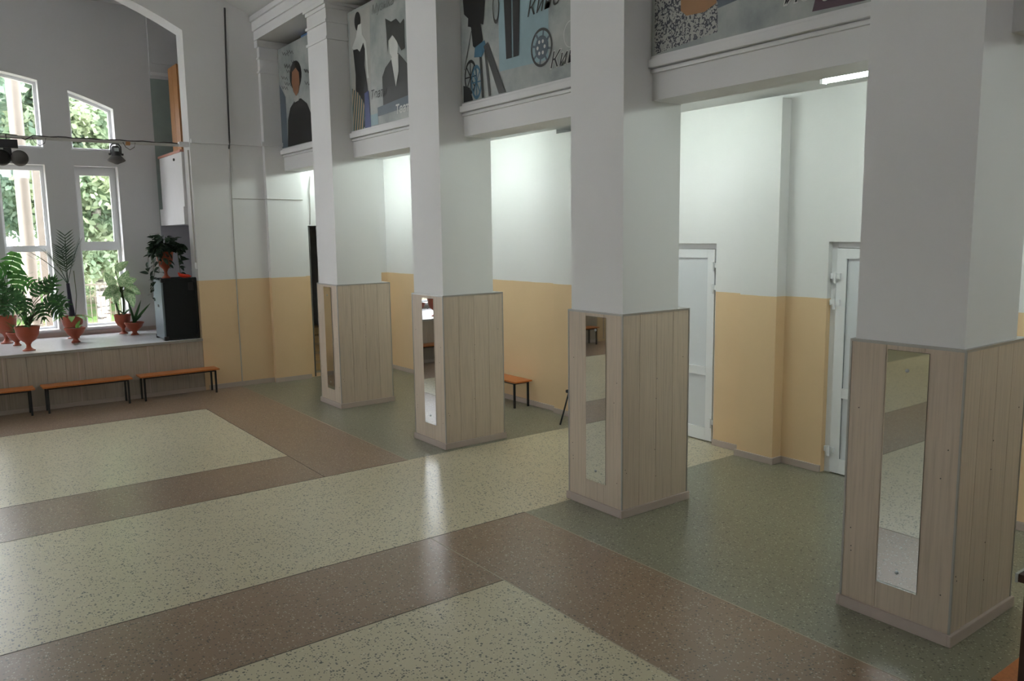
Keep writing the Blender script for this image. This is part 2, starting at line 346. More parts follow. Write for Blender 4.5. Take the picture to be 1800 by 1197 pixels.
# ------------------------------------------------------------------ pillars
def shaft_mesh():
    bm = new_bm(); box(bm, .02, .70, .02, PL-.02, 0, 5.56); box(bm, .70, .715, .035, PL-.035, 0, 5.56); return tomesh(bm, 'shaft', 'plain_paint')
def make_pillar():
    t = thing('pillar', '', 'pillar')
    link('shaft', shaft_mesh(), t)
    def band(z, h, d, name='capital_band', b=.006): boxo(name, (.02-d, .715+d, .02-d, PL-.02+d, z-h/2, z+h/2), 'plain_paint', t, b)
    band(5.09, .035, .02); band(5.31, .035, .02); band(5.50, .05, .015); band(5.55, .06, .04)
    th = .014; z0, z1 = .07, HP-.012
    bm = new_bm(); w = PD/4; box(bm, .0015, w-.0015, 0, th, z0, z1); a = tomesh(bm, 'plank', 'plank')
    bm = new_bm(); w2 = PL/3; box(bm, 0, th, .0015, w2-.0015, z0, z1); b = tomesh(bm, 'plank', 'plank')
    for k in range(4):
        link('plank', a, t, (k*w, 0, 0)); link('plank', a, t, (k*w, PL-th, 0))
    for k in range(3):
        link('plank', b, t, (0, k*w2, 0)); link('plank', b, t, (PD-th, k*w2, 0))
    bm = new_bm(); box(bm, -.004, .008, -.004, .008, z0, HP); c = tomesh(bm, 'corner_trim', 'metal_trim')
    for x in (0, PD-.004):
        for y in (0, PL-.004): link('corner_trim', c, t, (x, y, 0))
    bm = new_bm()
    box(bm, -.004, PD+.004, -.004, .02, HP-.012, HP+.004); box(bm, -.004, PD+.004, PL-.02, PL+.004, HP-.012, HP+.004); box(bm, -.004, .02, .02, PL-.02, HP-.012, HP+.004); box(bm, .70, PD+.004, .02, PL-.02, HP-.012, HP+.004)
    obj('top_trim', bm, 'metal_trim', t)
    s = .02
    for q in ((-s, PD+s, -s, .002), (-s, PD+s, PL-.002, PL+s), (-s, .002, .002, PL-.002), (PD-.002, PD+s, .002, PL-.002)):
        sk = boxo('skirting_board', q+(0, .07), 'skirting', t, .005)
    bm = new_bm(); random.seed(3)
    for k in range(7):
        x, z = random.choice((.05, .41, .77))+random.uniform(-.02, .02), random.uniform(.2, 1.65)
        lathe(bm, [(.004, 0), (.004, .002)], 8)
        bmesh.ops.rotate(bm, verts=bm.verts[-16:], matrix=Matrix.Rotation(PI/2, 3, 'X'), cent=(0, 0, 0)); bmesh.ops.translate(bm, verts=bm.verts[-16:], vec=(x, 0, z))
        lathe(bm, [(.004, 0), (.004, .002)], 8)
        bmesh.ops.rotate(bm, verts=bm.verts[-16:], matrix=Matrix.Rotation(-PI/2, 3, 'Y'), cent=(0, 0, 0)); bmesh.ops.translate(bm, verts=bm.verts[-16:], vec=(0, random.uniform(.06, .16) if k % 2 else random.uniform(.53, .64), z))
    obj('screw_heads', bm, 'dust_grey', t)
    return t
LBL = ['white square pillar with plank-clad base beside the end pilaster, first from the stage', 'white square pillar with plank-clad base, second from the stage', 'white square pillar with plank-clad base, third from the stage', 'white square pillar with plank-clad base, fourth and farthest from the stage']
p0 = make_pillar(); pillars = [p0]+[copytree(p0) for _ in range(3)]
for t, y, l in zip(pillars, PY, LBL): t.location = (XH, y, 0); t['label'] = l; t['group'] = 'pillars of the right colonnade'
for k, y in enumerate(PY):
    t = copytree(p0); t.rotation_euler = (0, 0, PI); t.location = (mir(XH), y+PL, 0); t['label'] = 'white square pillar with plank-clad base in the opposite colonnade, seen in the mirrors'; t['group'] = 'pillars of the opposite colonnade'
ML = ['first', 'second', 'third', 'fourth']
for k, y in enumerate(PY):
    m = thing('wall_mirror', 'tall narrow frameless mirror on the %s pillar from the stage' % ML[k], 'mirror', (XH-(.006 if k == 0 else 0), y+.20, .245), -.024 if k == 0 else 0, 'mirrors on the pillars')
    boxo('glass_pane', (-.006, -.001, 0, .25, 0, 1.475), 'mirror', m); boxo('backing', (-.0015, 0, -.001, .251, -.001, 1.476), 'dust_grey', m)
    for z in (.10, 1.36):
        bm = new_bm(); lathe(bm, [(.011, 0), (.011, .004), (.004, .007)], 12); obj('screw', bm, 'grey_metal', m, loc=(-.006, .125, z), rot=(0, -PI/2, 0))

# ------------------------------------------------------------------ beams, entablature, ceiling
def colonnade(name, flip):
    w = sempty(name); f = (lambda a, b: (a, b)) if not flip else (lambda a, b: (mir(b), mir(a)))
    def bx(nm, x0, x1, y0, y1, z0, z1, bev=0): a, b = f(x0, x1); boxo(nm, (a, b, y0, y1, z0, z1), 'plain_paint', w, bev)
    ys = [(-3.0, PY[3]+.02), (PY[3]+PL-.02, PY[2]+.02), (PY[2]+PL-.02, PY[1]+.02), (PY[1]+PL-.02, PY[0]+.02), (PY[0]+PL-.02, YF)]
    for a, b in ys:
        bx('beam', 5.02, 5.375, a, b, 3.52, 3.80); bx('moulding', 4.995, 5.03, a, b, 3.735, 3.765, .006); bx('moulding', 4.965, 5.06, a, b, 3.775, 3.845, .012)
        bx('fill_wall', 5.04, 5.36, a, b, 3.80, 3.86)
    bx('architrave', 4.66, 5.40, -3, YF, 5.56, 5.92); bx('fascia', 4.635, 4.67, -3, YF, 5.70, 5.92); bx('cornice', 4.60, 4.66, -3, YF, 5.84, 5.92, .01)
    return w
colonnade('wall_colonnade', False); colonnade('wall_colonnade_opposite', True)
bm = new_bm(); RC = 10.3; n = 20; top = []; x0, x1 = mir(4.72), 4.72
cz = lambda x: 5.90+math.sqrt(RC*RC-(x-XM)**2)-math.sqrt(RC*RC-(4.72-XM)**2)
pts = [(x0+(x1-x0)*k/n, cz(x0+(x1-x0)*k/n)) for k in range(n+1)]
prism(bm, pts+[(x1, 7.3), (x0, 7.3)], 1, -3, YF); struct(obj('ceiling', bm, 'ceiling_paint'))
bm = new_bm(); box(bm, 4.70, XR, -3, YF, 5.915, 6.2); box(bm, XL, mir(4.70), -3, YF, 5.915, 6.2); struct(obj('ceiling_gallery', bm, 'ceiling_paint'))
bm = new_bm(); box(bm, 5.375, XR, -3, YF, 3.79, 3.95); box(bm, XL, mir(5.375), -3, YF, 3.79, 3.95); struct(obj('ceiling_corridor', bm, 'plain_paint'))
struct(boxo('ceiling_roof', (XL-.3, XR+.3, -3.5, YB+.34, 7.3, 7.6), 'ceiling_paint'))

# ------------------------------------------------------------------ corridor wall on the right
bm = new_bm(); sk = sempty('baseboard_right')
def seg(y0, y1, x, z0=0, z1=6.0): box(bm, x, XR, y0, y1, z0, z1)
def skb(y0, y1, x): boxo('skirting_board', (x-.022, x, y0, y1, 0, .07), 'skirting', sk, .004)
seg(8.28, YF, 6.90); skb(8.28, YF, 6.90)
seg(7.55, 8.28, 6.83, 0, 3.72); seg(7.55, 8.28, 7.17, 3.72); skb(7.55, 8.28, 6.83)
seg(6.75, 7.55, 7.17); seg(5.83, 6.75, 7.17, 2.30); seg(5.38, 5.83, 7.17); skb(5.38, 5.83, 7.17); skb(6.75, 7.55, 7.17)
seg(4.93, 5.38, 7.02, 0, 3.74); seg(4.93, 5.38, 7.17, 3.74); skb(4.93, 5.40, 7.02)
seg(4.46, 4.93, 7.17); skb(4.46, 4.93, 7.17); seg(3.52, 4.46, 7.17, 2.32); seg(2.70, 3.52, 7.17); skb(2.70, 3.52, 7.17); seg(2.20, 2.70, 7.0); skb(2.2, 2.7, 7.0); seg(-3, 2.2, 7.17)
boxo('skirting_board', (7.0, 7.17, 4.908, 4.93, 0, .07), 'skirting', sk, .004)
struct(obj('wall_right', bm, 'wall_paint'))
struct(boxo('wall_right_outer', (XR-.06, XR+.2, -3, YF, 0, 7.4), 'plain_paint'))
def door(name, y0, y1, h, hinge_near):
    d = sempty(name); x = 7.235; fw = .06
    def b(nm, y_0, y_1, z0, z1, xa, xb, m, p=d, bev=.004): return boxo(nm, (xa, xb, y_0, y_1, z0, z1), m, p, bev)
    b('frame', y0, y0+fw, 0, h, x, x+.07, 'white_plastic'); b('frame', y1-fw, y1, 0, h, x, x+.07, 'white_plastic'); b('frame', y0+fw, y1-fw, h-fw, h, x, x+.07, 'white_plastic')
    a, c = y0+fw+.004, y1-fw-.004; lw = .10; top = h-fw-.004
    leaf = sempty('tmp'); leaf.name = 'leaf'; leaf.parent = d; del leaf['kind']
    for q in ((a, a+lw, .012, top), (c-lw, c, .012, top), (a+lw, c-lw, .012, .16), (a+lw, c-lw, .78, .88), (a+lw, c-lw, top-lw, top)): b('stile', *q, x-.015, x+.05, 'white_plastic', leaf)
    b('panel', a+lw-.004, c-lw+.004, .155, .785, x+.008, x+.03, 'door_panel', leaf, 0); b('panel', a+lw-.004, c-lw+.004, .875, top-lw+.004, x+.008, x+.03, 'door_panel', leaf, 0)
    b('gasket', a+lw-.006, a+lw+.001, .16, top-lw, x-.004, x+.01, 'gasket', leaf, 0); b('gasket', c-lw-.001, c-lw+.006, .16, top-lw, x-.004, x+.01, 'gasket', leaf, 0)
    b('shadow_gap', a-.004, a, .01, top, x+.002, x+.04, 'gasket', leaf, 0); b('shadow_gap', c, c+.004, .01, top, x+.002, x+.04, 'gasket', leaf, 0)
    hy = a if hinge_near else c
    for z in (.24, 1.72, 1.98) if not hinge_near else (.24, 1.80, 2.05):
        bm2 = new_bm(); box(bm2, x-.04, x-.015, hy-.05, hy+.05, z-.02, z+.035); tube(bm2, [(x-.045, hy, z-.06), (x-.045, hy, z+.045)], .013, 10); obj('hinge', bm2, 'white_plastic', d)
    ky = c-.05 if hinge_near else a+.05
    bm2 = new_bm(); box(bm2, x-.03, x-.015, ky-.015, ky+.015, .98, 1.18); tube(bm2, [(x-.03, ky, 1.1), (x-.06, ky, 1.1), (x-.06, ky+(-.12 if hinge_near else .12), 1.1)], .009, 8); obj('handle', bm2, 'white_plastic', d)
    return d
door('door_1', 5.83, 6.75, 2.30, True); door('door_2', 3.52, 4.46, 2.32, False)
# wall on the opposite side, rear wall
wl = new_bm(); ys = -3.0; wn = 11
LW = [(5.6, 7.5), (8.1, 10.2), (10.7, 13.0)]  # unseen gallery windows, added and spaced to bring daylight into the hall
def added_window(b, axis):
    global wn
    w = sempty('window_%d' % wn); wn += 1; (x0, x1, y0, y1, z0, z1) = b
    def q(nm, a0, a1, c0, c1, m): boxo(nm, (x0, x1, a0, a1, c0, c1) if axis == 0 else (a0, a1, y0, y1, c0, c1), m, w)
    a0, a1 = (y0, y1) if axis == 0 else (x0, x1); n = 3; st_ = (a1-a0)/n
    q('frame', a0, a1, z0, z0+.06, 'white_plastic'); q('frame', a0, a1, z1-.06, z1, 'white_plastic')
    for k in range(n+1): c = min(max(a0+k*st_, a0+.03), a1-.03); q('mullion', c-.03, c+.03, z0+.06, z1-.06, 'white_plastic')
    if axis == 0: x0, x1 = x0+.02, x0+.026
    else: y0, y1 = y0+.02, y0+.026
    for k in range(n): q('pane', a0+k*st_+.02, a0+(k+1)*st_-.02, z0+.05, z1-.05, 'glass')
for a, b in LW:
    box(wl, XL-.2, XL, ys, a, 0, 7.4); ys = b
    for z0, z1 in ((0, 4.1), (5.8, 7.4)): box(wl, XL-.2, XL, a, b, z0, z1)
    added_window((XL-.16, XL-.10, a, b, 4.1, 5.8), 0)
box(wl, XL-.2, XL, ys, YF, 0, 7.4); struct(obj('wall_left', wl, 'wall_paint'))
wr = new_bm(); box(wr, XL, 1.8, -3.3, -3, 0, 7.4); box(wr, 3.6, XR, -3.3, -3, 0, 7.4); box(wr, 1.8, 3.6, -3.3, -3, 0, 4.6); box(wr, 1.8, 3.6, -3.3, -3, 5.3, 7.4); struct(obj('wall_rear', wr, 'wall_paint'))
added_window((1.8, 3.6, -3.2, -3.12, 4.6, 5.3), 1)  # unseen rear window, added and sized to brighten faces turned from the stage
# stairwell behind the corridor doorway
struct(boxo('wall_stairwell_right', (6.6, 6.75, YF+.36, 17.5, 0, 7.4), 'plain_paint')); struct(boxo('wall_stairwell_left', (5.42, 5.44, YF+.36, 17.5, 0, 7.4), 'plain_paint'))
struct(boxo('wall_stairwell_end', (5.3, 6.7, 17.5, 17.65, 0, 7.4), 'plain_paint')); struct(boxo('ceiling_stairwell', (5.3, 6.7, YF+.36, 17.6, 3.4, 3.6), 'plain_paint')); struct(boxo('floor_stairwell', (5.42, 6.7, 13.45, 17.6, -.12, 0), 'terrazzo_green'))
st = thing('staircase', 'short flight of tan wooden steps beyond the corridor doorway', 'stairs', (5.46, 13.75, 0))
for k in range(5):
    boxo('riser', (0, 1.1, .28*k, .28*k+.02, .13*k, .13*k+.11), 'step_wood', st); boxo('tread', (0, 1.1, .28*k-.03, .28*(k+1)+.02, .13*k+.11, .13*k+.135), 'step_wood', st)
d3 = sempty('door_3'); boxo('frame', (5.42, 5.455, YF+.02, YF+.10, .0, 2.60), 'dust_grey', d3); boxo('leaf', (5.50, 5.54, YF+.37, YF+1.2, .66, 2.55), 'door_dark', d3); boxo('stile', (5.455, 5.50, YF+.36, YF+.40, .66, 2.58), 'white_plastic', d3)
d3x = tubeo('handle', [(5.50, YF+.45, 1.55), (5.46, YF+.45, 1.55), (5.46, YF+.55, 1.55)], .01, 'grey_metal', d3)

# ------------------------------------------------------------------ lamps in the corridors
bm = new_bm(); box(bm, -.035, .035, -.62, .62, .03, .06); lb = tomesh(bm, 'housing', 'white_plastic')
bm = new_bm(); box(bm, -.006, .006, -.006, .006, .06, .20); lh = tomesh(bm, 'hanger', 'white_plastic')
bm = new_bm(); tube(bm, [(0, -.60, .006), (0, .60, .006)], .027, 14); ld = tomesh(bm, 'tube', 'tube_light', True)
bm = new_bm(); box(bm, -.03, .03, -.012, .012, -.024, .034); lc = tomesh(bm, 'end_cap', 'white_plastic')
for k, y in enumerate([12.42, 9.32, 6.02, 3.10, .05]):
    for s in (0, 1):
        t = thing('tube_lamp', 'white fluorescent tube lamp on the corridor ceiling behind the pillars' if not s else 'white fluorescent tube lamp on the opposite corridor ceiling', 'lamp', (5.80 if not s else mir(5.80), y, 3.59), 0, 'corridor tube lamps' if not s else 'opposite corridor tube lamps')
        link('housing', lb, t); link('tube', ld, t); link('hanger', lh, t, (0, -.4, 0)); link('hanger', lh, t, (0, .4, 0)); link('end_cap', lc, t, (0, -.61, 0)); link('end_cap', lc, t, (0, .61, 0))

# ------------------------------------------------------------------ benches
def make_bench(L, D=.30, h=.385):
    t = thing('bench', '', 'bench'); boxo('seat', (0, L, 0, D, h-.022, h), 'bench_wood', t, .004)
    bm = new_bm(); tube(bm, [(.06, .03, h-.035), (L-.06, .03, h-.035)], .013, 6); tube(bm, [(.06, D-.03, h-.035), (L-.06, D-.03, h-.035)], .013, 6); tube(bm, [(.06, .03, h-.035), (.06, D-.03, h-.035)], .013, 6); tube(bm, [(L-.06, .03, h-.035), (L-.06, D-.03, h-.035)], .013, 6); obj('frame', bm, 'black_metal', t)
    for x in (.06, L-.06):
        for y in (.03, D-.03): boxo('leg', (x-.0125, x+.0125, y-.0125, y+.0125, 0, h-.03), 'black_metal', t)
    return t
b0 = make_bench(1.17); BX = [2.53, 1.255, -.005, -1.28, -2.53]
BL = ['orange wooden bench with black legs under the loudspeaker, by the tan wall', 'orange wooden bench below the palm, touching the bench under the loudspeaker', 'orange wooden bench below the tall monstera in front of the stage', 'orange wooden bench in the middle of the stage front', 'orange wooden bench at the far end of the stage front']
for k, x in enumerate(BX):
    t = b0 if k == 0 else copytree(b0); t.location = (x, 12.81, 0); t['label'] = BL[k]; t['group'] = 'benches in front of the stage'
t = copytree(b0); t.location = (6.84, 8.78, 0); t.rotation_euler = (0, 0, PI/2); t['label'] = 'orange wooden bench against the tan corridor wall behind the second pillar'
t = copytree(b0); t.location = (4.97, 1.46, 0); t.rotation_euler = (0, 0, PI); t['label'] = 'orange wooden bench beside the dark cabinet near the fourth pillar'

# chair behind the third pillar
ch = thing('chair', 'black metal chair with dark padded seat behind the third pillar', 'chair', (6.42, 7.69, 0))
bm = new_bm(); box(bm, 0, .38, -.55, -.13, .44, .48); obj('seat', bm, 'cushion', ch, bevel=.015)
for y, s in ((-.13, 1), (-.55, -1)):
    tubeo('leg', [(.02, y+.13*s, 0), (.03, y+.08*s, .15), (.05, y+.03*s, .34), (.06, y, .44)], .011, 'black_metal', ch); tubeo('leg', [(.37, y+.09*s, 0), (.36, y+.04*s, .2), (.34, y, .44)], .011, 'black_metal', ch)
    tubeo('back_post', [(.34, y, .44), (.35, y, .65), (.365, y, .86)], .011, 'black_metal', ch)
bm = new_bm(); box(bm, .335, .37, -.53, -.15, .62, .88); obj('backrest', bm, 'cushion', ch, bevel=.012)

# dark cabinet, only its far corner reaches into the view
cb = thing('cabinet', 'dark brown wooden cabinet with grey-edged top near the fourth pillar', 'cabinet', (3.10, .37, 0))
boxo('body', (.02, .62, .02, .74, .04, 1.17), 'dark_wood', cb); boxo('top', (0, .64, 0, .76, 1.17, 1.2), 'dark_wood', cb, .003); boxo('edge_strip', (-.004, .644, .755, .764, 1.168, 1.202), 'grey_metal', cb); boxo('plinth', (.03, .6, .04, .73, 0, .04), 'black_plastic', cb)
boxo('door', (.0, .02, .05, .37, .06, 1.15), 'dark_wood', cb); boxo('door', (.0, .02, .39, .71, .06, 1.15), 'dark_wood', cb)

# ------------------------------------------------------------------ loudspeaker
sp = thing('loudspeaker', 'tall black carpeted loudspeaker cabinet on the stage edge', 'loudspeaker', (3.02, 13.24, HS))
boxo('cabinet', (.03, .52, 0.012, .58, .012, .97), 'carpet_black', sp, .012); gr = boxo('grille', (0, .03, .03, .56, .03, .95), 'grille', sp, .006)
bm = new_bm(); box(bm, 0, .065, 0, .065, 0, .065); cm = tomesh(bm, 'corner_protector', 'black_plastic', bevel=.012)
for x in (-.005, .465):
    for y in (.003, .53):
        for z in (.0, .915): link('corner_protector', cm, sp, (x, y, z))
boxo('edge_strip', (.0, .53, .004, .02, .004, .022), 'black_plastic', sp); boxo('edge_strip', (.505, .53, .004, .02, .02, .97), 'black_plastic', sp)
boxo('handle_plate', (.40, .48, .004, .013, .78, .90), 'black_plastic', sp, .004); boxo('badge', (-.006, 0, .25, .33, .52, .56), 'black_plastic', gr)
# red toy on top
rd = thing('red_toy', 'small bright red plastic toy lying on top of the loudspeaker', 'toy', (3.40, 13.34, HS+.972))
bm = new_bm(); tube(bm, [(-.09, 0, .05), (-.06, 0, .045), (0, 0, .03), (.06, 0, .028), (.10, 0, .02)], [.012, .03, .03, .026, .008], 10); obj('body', bm, 'red_plastic', rd, True)
bm = new_bm(); tube(bm, [(-.07, 0, .04), (-.09, 0, .085), (-.06, 0, .08)], [.02, .016, .006], 8); obj('handle', bm, 'red_plastic', rd, True)

# ------------------------------------------------------------------ lighting bar and spotlights
bar = thing('lighting_bar', 'grey steel lighting bar wrapped in cable across the stage opening', 'pipe')
tubeo('pipe', [(mir(3.55), 13.24, 3.86), (3.55, 13.24, 3.87)], .024, 'pipe_paint', bar, 12)
cp = []; 
for k in range(60):
    x = -2.6+6.0*k/59; cp.append((x, 13.225+.01*math.sin(k*1.7), 3.888+.012*abs(math.sin(k*.9))+ (-.06 if k in (39,) else 0)))
tubeo('cable', cp, .008, 'cable_dark', bar, 6)
for x0 in (1.45, 2.62): tubeo('cable', [(x0, 13.21, 3.87), (x0+.03, 13.2, 3.80), (x0+.09, 13.2, 3.76), (x0+.15, 13.2, 3.80), (x0+.17, 13.21, 3.87)], .005, 'cable_dark', bar, 6)
boxo('bracket', (3.42, 3.558, 13.19, 13.29, 3.85, 3.92), 'parapet_white', bar, .004); boxo('clamp', (2.66, 2.72, 13.205, 13.275, 3.83, 3.88), 'orange_wood', bar)
pr = thing('spotlight', 'black par spotlight with flared rim hanging from the bar before a window', 'spotlight', (2.52, 13.24, 3.86))
bm = new_bm(); tube(bm, [(-.07, 0, -.17), (-.07, 0, -.06), (-.04, 0, -.02), (.04, 0, -.02), (.07, 0, -.06), (.07, 0, -.17)], .009, 6); yk = obj('yoke', bm, 'black_metal', pr, True)
bm = new_bm(); lathe(bm, [(.035, -.05), (.055, -.07), (.06, -.15), (.07, -.20)], 20); obj('housing', bm, 'black_metal', pr, True); boxo('label_plate', (-.03, .03, -.062, -.056, -.13, -.08), 'grey_metal', pr)
bm = new_bm(); lathe(bm, [(.07, -.195), (.12, -.25), (.125, -.262), (.11, -.275), (.05, -.30), (.02, -.315)], 24); obj('reflector_rim', bm, 'dust_grey', pr, True)
tubeo('knob', [(-.10, 0, -.17), (-.07, 0, -.17)], .016, 'black_metal', yk); tubeo('knob', [(.07, 0, -.17), (.10, 0, -.17)], .016, 'black_metal', yk)
g2 = thing('disco_projector', 'black twin-globe stage projector hanging from the lighting bar', 'spotlight', (1.14, 13.24, 3.85))
boxo('control_box', (-.12, .13, -.06, .06, -.14, -.02), 'black_metal', g2, .006); boxo('neck', (-.05, .05, -.04, .04, -.24, -.14), 'black_metal', g2, .01)
for x, m in ((-.07, 'black_plastic'), (.14, 'dust_grey')):
    bm = new_bm(); lathe(bm, [(.11*math.sin(PI*k/14)+.001, -.27-.11*math.cos(PI*k/14)) for k in range(15)], 22, (x, 0, 0)); obj('globe', bm, m, g2, True)
tubeo('hook', [(0, 0, -.03), (0, -.03, .0), (0, -.03, .03), (0, .0, .045), (0, .03, .03)], .007, 'black_metal', g2)

# cables and switch on the far wall
tag(tubeo('wall_cable', [(4.22, YF-.014, 6.0), (4.19, YF-.014, 5.0), (4.16, YF-.05, 3.95), (4.155, YF-.02, 3.84)], .013, 'cable_dark'), 'thick dark cable running down the upper wall beside the stage opening', 'cable')
tag(tubeo('wall_cable', [(4.165, YF-.008, 3.88), (4.15, YF-.008, 1.8), (4.15, YF-.008, .02)], .008, 'cable_pale'), 'thin pale vertical cable crossing the tan dado by the stage', 'cable')
tag(tubeo('wall_cable', [(4.16, YF-.008, 3.06), (4.695, YF-.008, 3.055), (4.695, YF-.108, 3.055), (5.305, YF-.108, 3.05)], .007, 'cable_pale'), 'thin horizontal cable on the white wall beside the end pilaster', 'cable')
tag(tubeo('wall_cable', [(3.548, 13.22, 3.80), (3.548, 13.22, 2.06)], .010, 'cable_pale'), 'pale conduit running down the stage opening jamb to a switch', 'cable')
sw = thing('light_switch', 'small white light switch on the stage opening jamb', 'switch', (3.56, 13.22, 2.0)); boxo('plate', (-.014, 0, -.035, .035, -.05, .05), 'white_plastic', sw, .003); boxo('rocker', (-.019, -.014, -.018, .018, -.03, .03), 'white_plastic', sw)
tag(tubeo('wall_cable', [(5.50, YF-.01, 3.45), (5.47, YF-.02, 3.2), (5.475, YF-.01, 2.9), (5.46, YF-.01, 2.64)], .008, 'cable_pale'), 'loose pale cable above the corridor doorway', 'cable')

# ------------------------------------------------------------------ posters
XP = 5.0
def poster(label, y0, y1, z1=5.44, z0=3.852, blue=False):
    t = thing('poster_board', label, 'poster', (0, 0, 0), 0, 'printed boards between the pillars')
    boxo('board', (XP, XP+.025, y0, y1, z0, z1), 'poster_grey', t); boxo('bottom_edge', (XP-.006, XP+.03, y0, y1, z0-.006, z0+.018), 'plain_paint', t)
    return t
LAY = [0]
def flat(t, name, poly, m, d=None):
    LAY[0] += 1; h = .0012+.00035*(LAY[0] % 14) if d is None else d
    bm = new_bm(); prism(bm, poly, 0, XP-h-.0003, XP-h+.0002); return obj(name, bm, m, t)
def disc(t, name, y, z, ry, rz, m, n=24, hole=0):
    if not hole: return flat(t, name, [(y+ry*math.cos(2*PI*k/n), z+rz*math.sin(2*PI*k/n)) for k in range(n)], m)
    LAY[0] += 1; h = .0012+.00035*(LAY[0] % 14); bm = new_bm()
    a = [bm.verts.new((XP-h, y+ry*math.cos(2*PI*k/n), z+rz*math.sin(2*PI*k/n))) for k in range(n)]; b = [bm.verts.new((XP-h, y+ry*hole*math.cos(2*PI*k/n), z+rz*hole*math.sin(2*PI*k/n))) for k in range(n)]
    for k in range(n): bm.faces.new((a[k], a[(k+1) % n], b[(k+1) % n], b[k]))
    return obj(name, bm, m, t)
def text(t, s, y, z, size, m, shear=.25, tilt=0, off=0.0, h=.007):
    cu = bpy.data.curves.new('t', 'FONT'); cu.body = s; cu.size = size; cu.shear = shear; cu.offset = off; cu.extrude = .0002
    ob = bpy.data.objects.new('t', cu); COL.objects.link(ob); dg = bpy.context.evaluated_depsgraph_get(); me = bpy.data.meshes.new_from_object(ob.evaluated_get(dg)); bpy.data.objects.remove(ob)
    ct, sn = math.cos(tilt), math.sin(tilt)
    me.transform(Matrix(((0, 0, -1, XP-h), (-ct, sn, 0, y), (sn, ct, 0, z), (0, 0, 0, 1)))); me.materials.clear(); me.materials.append(MATS[m]); return link('lettering', me, t)
def line(t, name, pts, w, m):
    for (a, b), (c, d) in zip(pts, pts[1:]):
        v = Vector((c-a, d-b)); v.normalize(); q = Vector((-v.y, v.x))*w/2
        flat(t, name, [(a+q.x, b+q.y), (c+q.x, d+q.y), (c-q.x, d-q.y), (a-q.x, b-q.y)], m)
# 1 literature
t = poster('printed poster with a dark-coated bust and handwriting beside the end pilaster', PY[0]+PL-.01, YF-.11)
flat(t, 'printed_shade', [(13.03, 4.9), (12.79, 4.67), (12.78, 3.88), (13.03, 3.88)], 'ink_slate')
flat(t, 'printed_figure', [(12.78, 3.88), (12.72, 4.30), (12.60, 4.47), (12.40, 4.56), (12.15, 4.56), (11.92, 4.45), (11.78, 4.28), (11.75, 3.88)], 'ink_black', .0062)
disc(t, 'printed_hair', 12.33, 4.93, .24, .22, 'ink_black'); flat(t, 'printed_face', [(12.46, 5.0), (12.30, 5.04), (12.18, 4.95), (12.17, 4.78), (12.24, 4.66), (12.34, 4.62), (12.44, 4.70), (12.49, 4.85)], 'ink_brown', .0066)
flat(t, 'printed_collar', [(12.44, 4.60), (12.22, 4.62), (12.24, 4.54), (12.40, 4.53)], 'ink_skin', .0066)
random.seed(5)
for k in range(15):
    y, z = random.choice([random.uniform(12.55, 12.95), random.uniform(11.3, 12.0), random.uniform(12.0, 12.6)]), random.uniform(4.75, 5.38)
    if 12.05 < y < 12.6 and z < 5.15: z = 5.25
    pts = [(y-.05*j, z+.022*((-1)**j)-.012*j) for j in range(6)]; line(t, 'printed_script', pts, .012, 'ink_dark')
# 2 theatre
t = poster('printed theatre poster with a dark evening dress and a feathered hat', PY[1]+PL-.01, PY[0]+.01)
flat(t, 'printed_panel', [(10.36, 5.40), (9.75, 5.40), (9.80, 4.40), (9.98, 3.90), (10.36, 3.90)], 'ink_skin', .0007)
disc(t, 'printed_hair', 10.11, 5.27, .09, .12, 'ink_black'); flat(t, 'printed_skin', [(10.30, 4.96), (10.17, 5.08), (10.10, 5.22), (10.0, 5.22), (9.99, 5.08), (9.88, 4.97), (9.84, 4.5), (9.88, 4.5), (9.92, 4.85), (10.10, 4.85)], 'ink_white')
flat(t, 'printed_dress', [(10.27, 4.93), (10.14, 4.92), (10.07, 4.87), (9.96, 4.97), (9.92, 4.88), (9.95, 4.68), (9.89, 4.42), (9.86, 4.2), (9.90, 3.88), (10.28, 3.90), (10.22, 4.60)], 'ink_black', .0066)
flat(t, 'printed_fan', [(10.35, 4.44), (10.17, 4.36), (10.02, 4.22), (9.96, 4.10), (10.04, 3.87), (10.35, 3.87)], 'ink_stripes', .0068); flat(t, 'printed_shade', [(9.98, 4.32), (9.86, 4.34), (9.82, 3.87), (10.0, 3.87)], 'ink_navy', .0069)
flat(t, 'printed_jacket', [(9.23, 4.62), (9.03, 4.67), (8.84, 4.53), (8.70, 4.4), (8.70, 4.10), (9.47, 4.08), (9.47, 4.45), (9.38, 4.55)], 'ink_dark'); flat(t, 'printed_skin', [(9.21, 4.64), (9.02, 4.66), (9.03, 4.45), (9.11, 4.28)], 'ink_white', .0066)
flat(t, 'printed_face', [(9.26, 4.86), (9.16, 4.90), (9.05, 4.84), (9.02, 4.74), (9.05, 4.65), (9.14, 4.60), (9.24, 4.70)], 'ink_white', .0067)
flat(t, 'printed_hat', [(9.33, 5.14), (9.18, 5.07), (9.05, 5.08), (8.95, 5.0), (8.86, 5.04), (8.86, 4.70), (8.94, 4.68), (9.06, 4.82), (9.16, 4.91), (9.27, 4.86), (9.30, 4.72), (9.31, 4.95)], 'ink_dark', .0069)
line(t, 'printed_lips', [(9.17, 4.68), (9.10, 4.675)], .016, 'ink_dark')
flat(t, 'printed_shade', [(9.62, 4.09), (8.70, 4.14), (8.70, 4.0), (9.62, 3.98)], 'ink_slate', .0066)
text(t, 'Музыка', 9.70, 5.26, .16, 'ink_grey', .3); text(t, 'Театр', 9.82, 4.215, .16, 'ink_dark', .3); text(t, 'Театр', 9.14, 3.95, .15, 'ink_white', .1, off=.004)
flat(t, 'printed_patch', [(9.84, 4.02), (9.62, 4.02), (9.62, 3.88), (9.84, 3.88)], 'ink_sky')
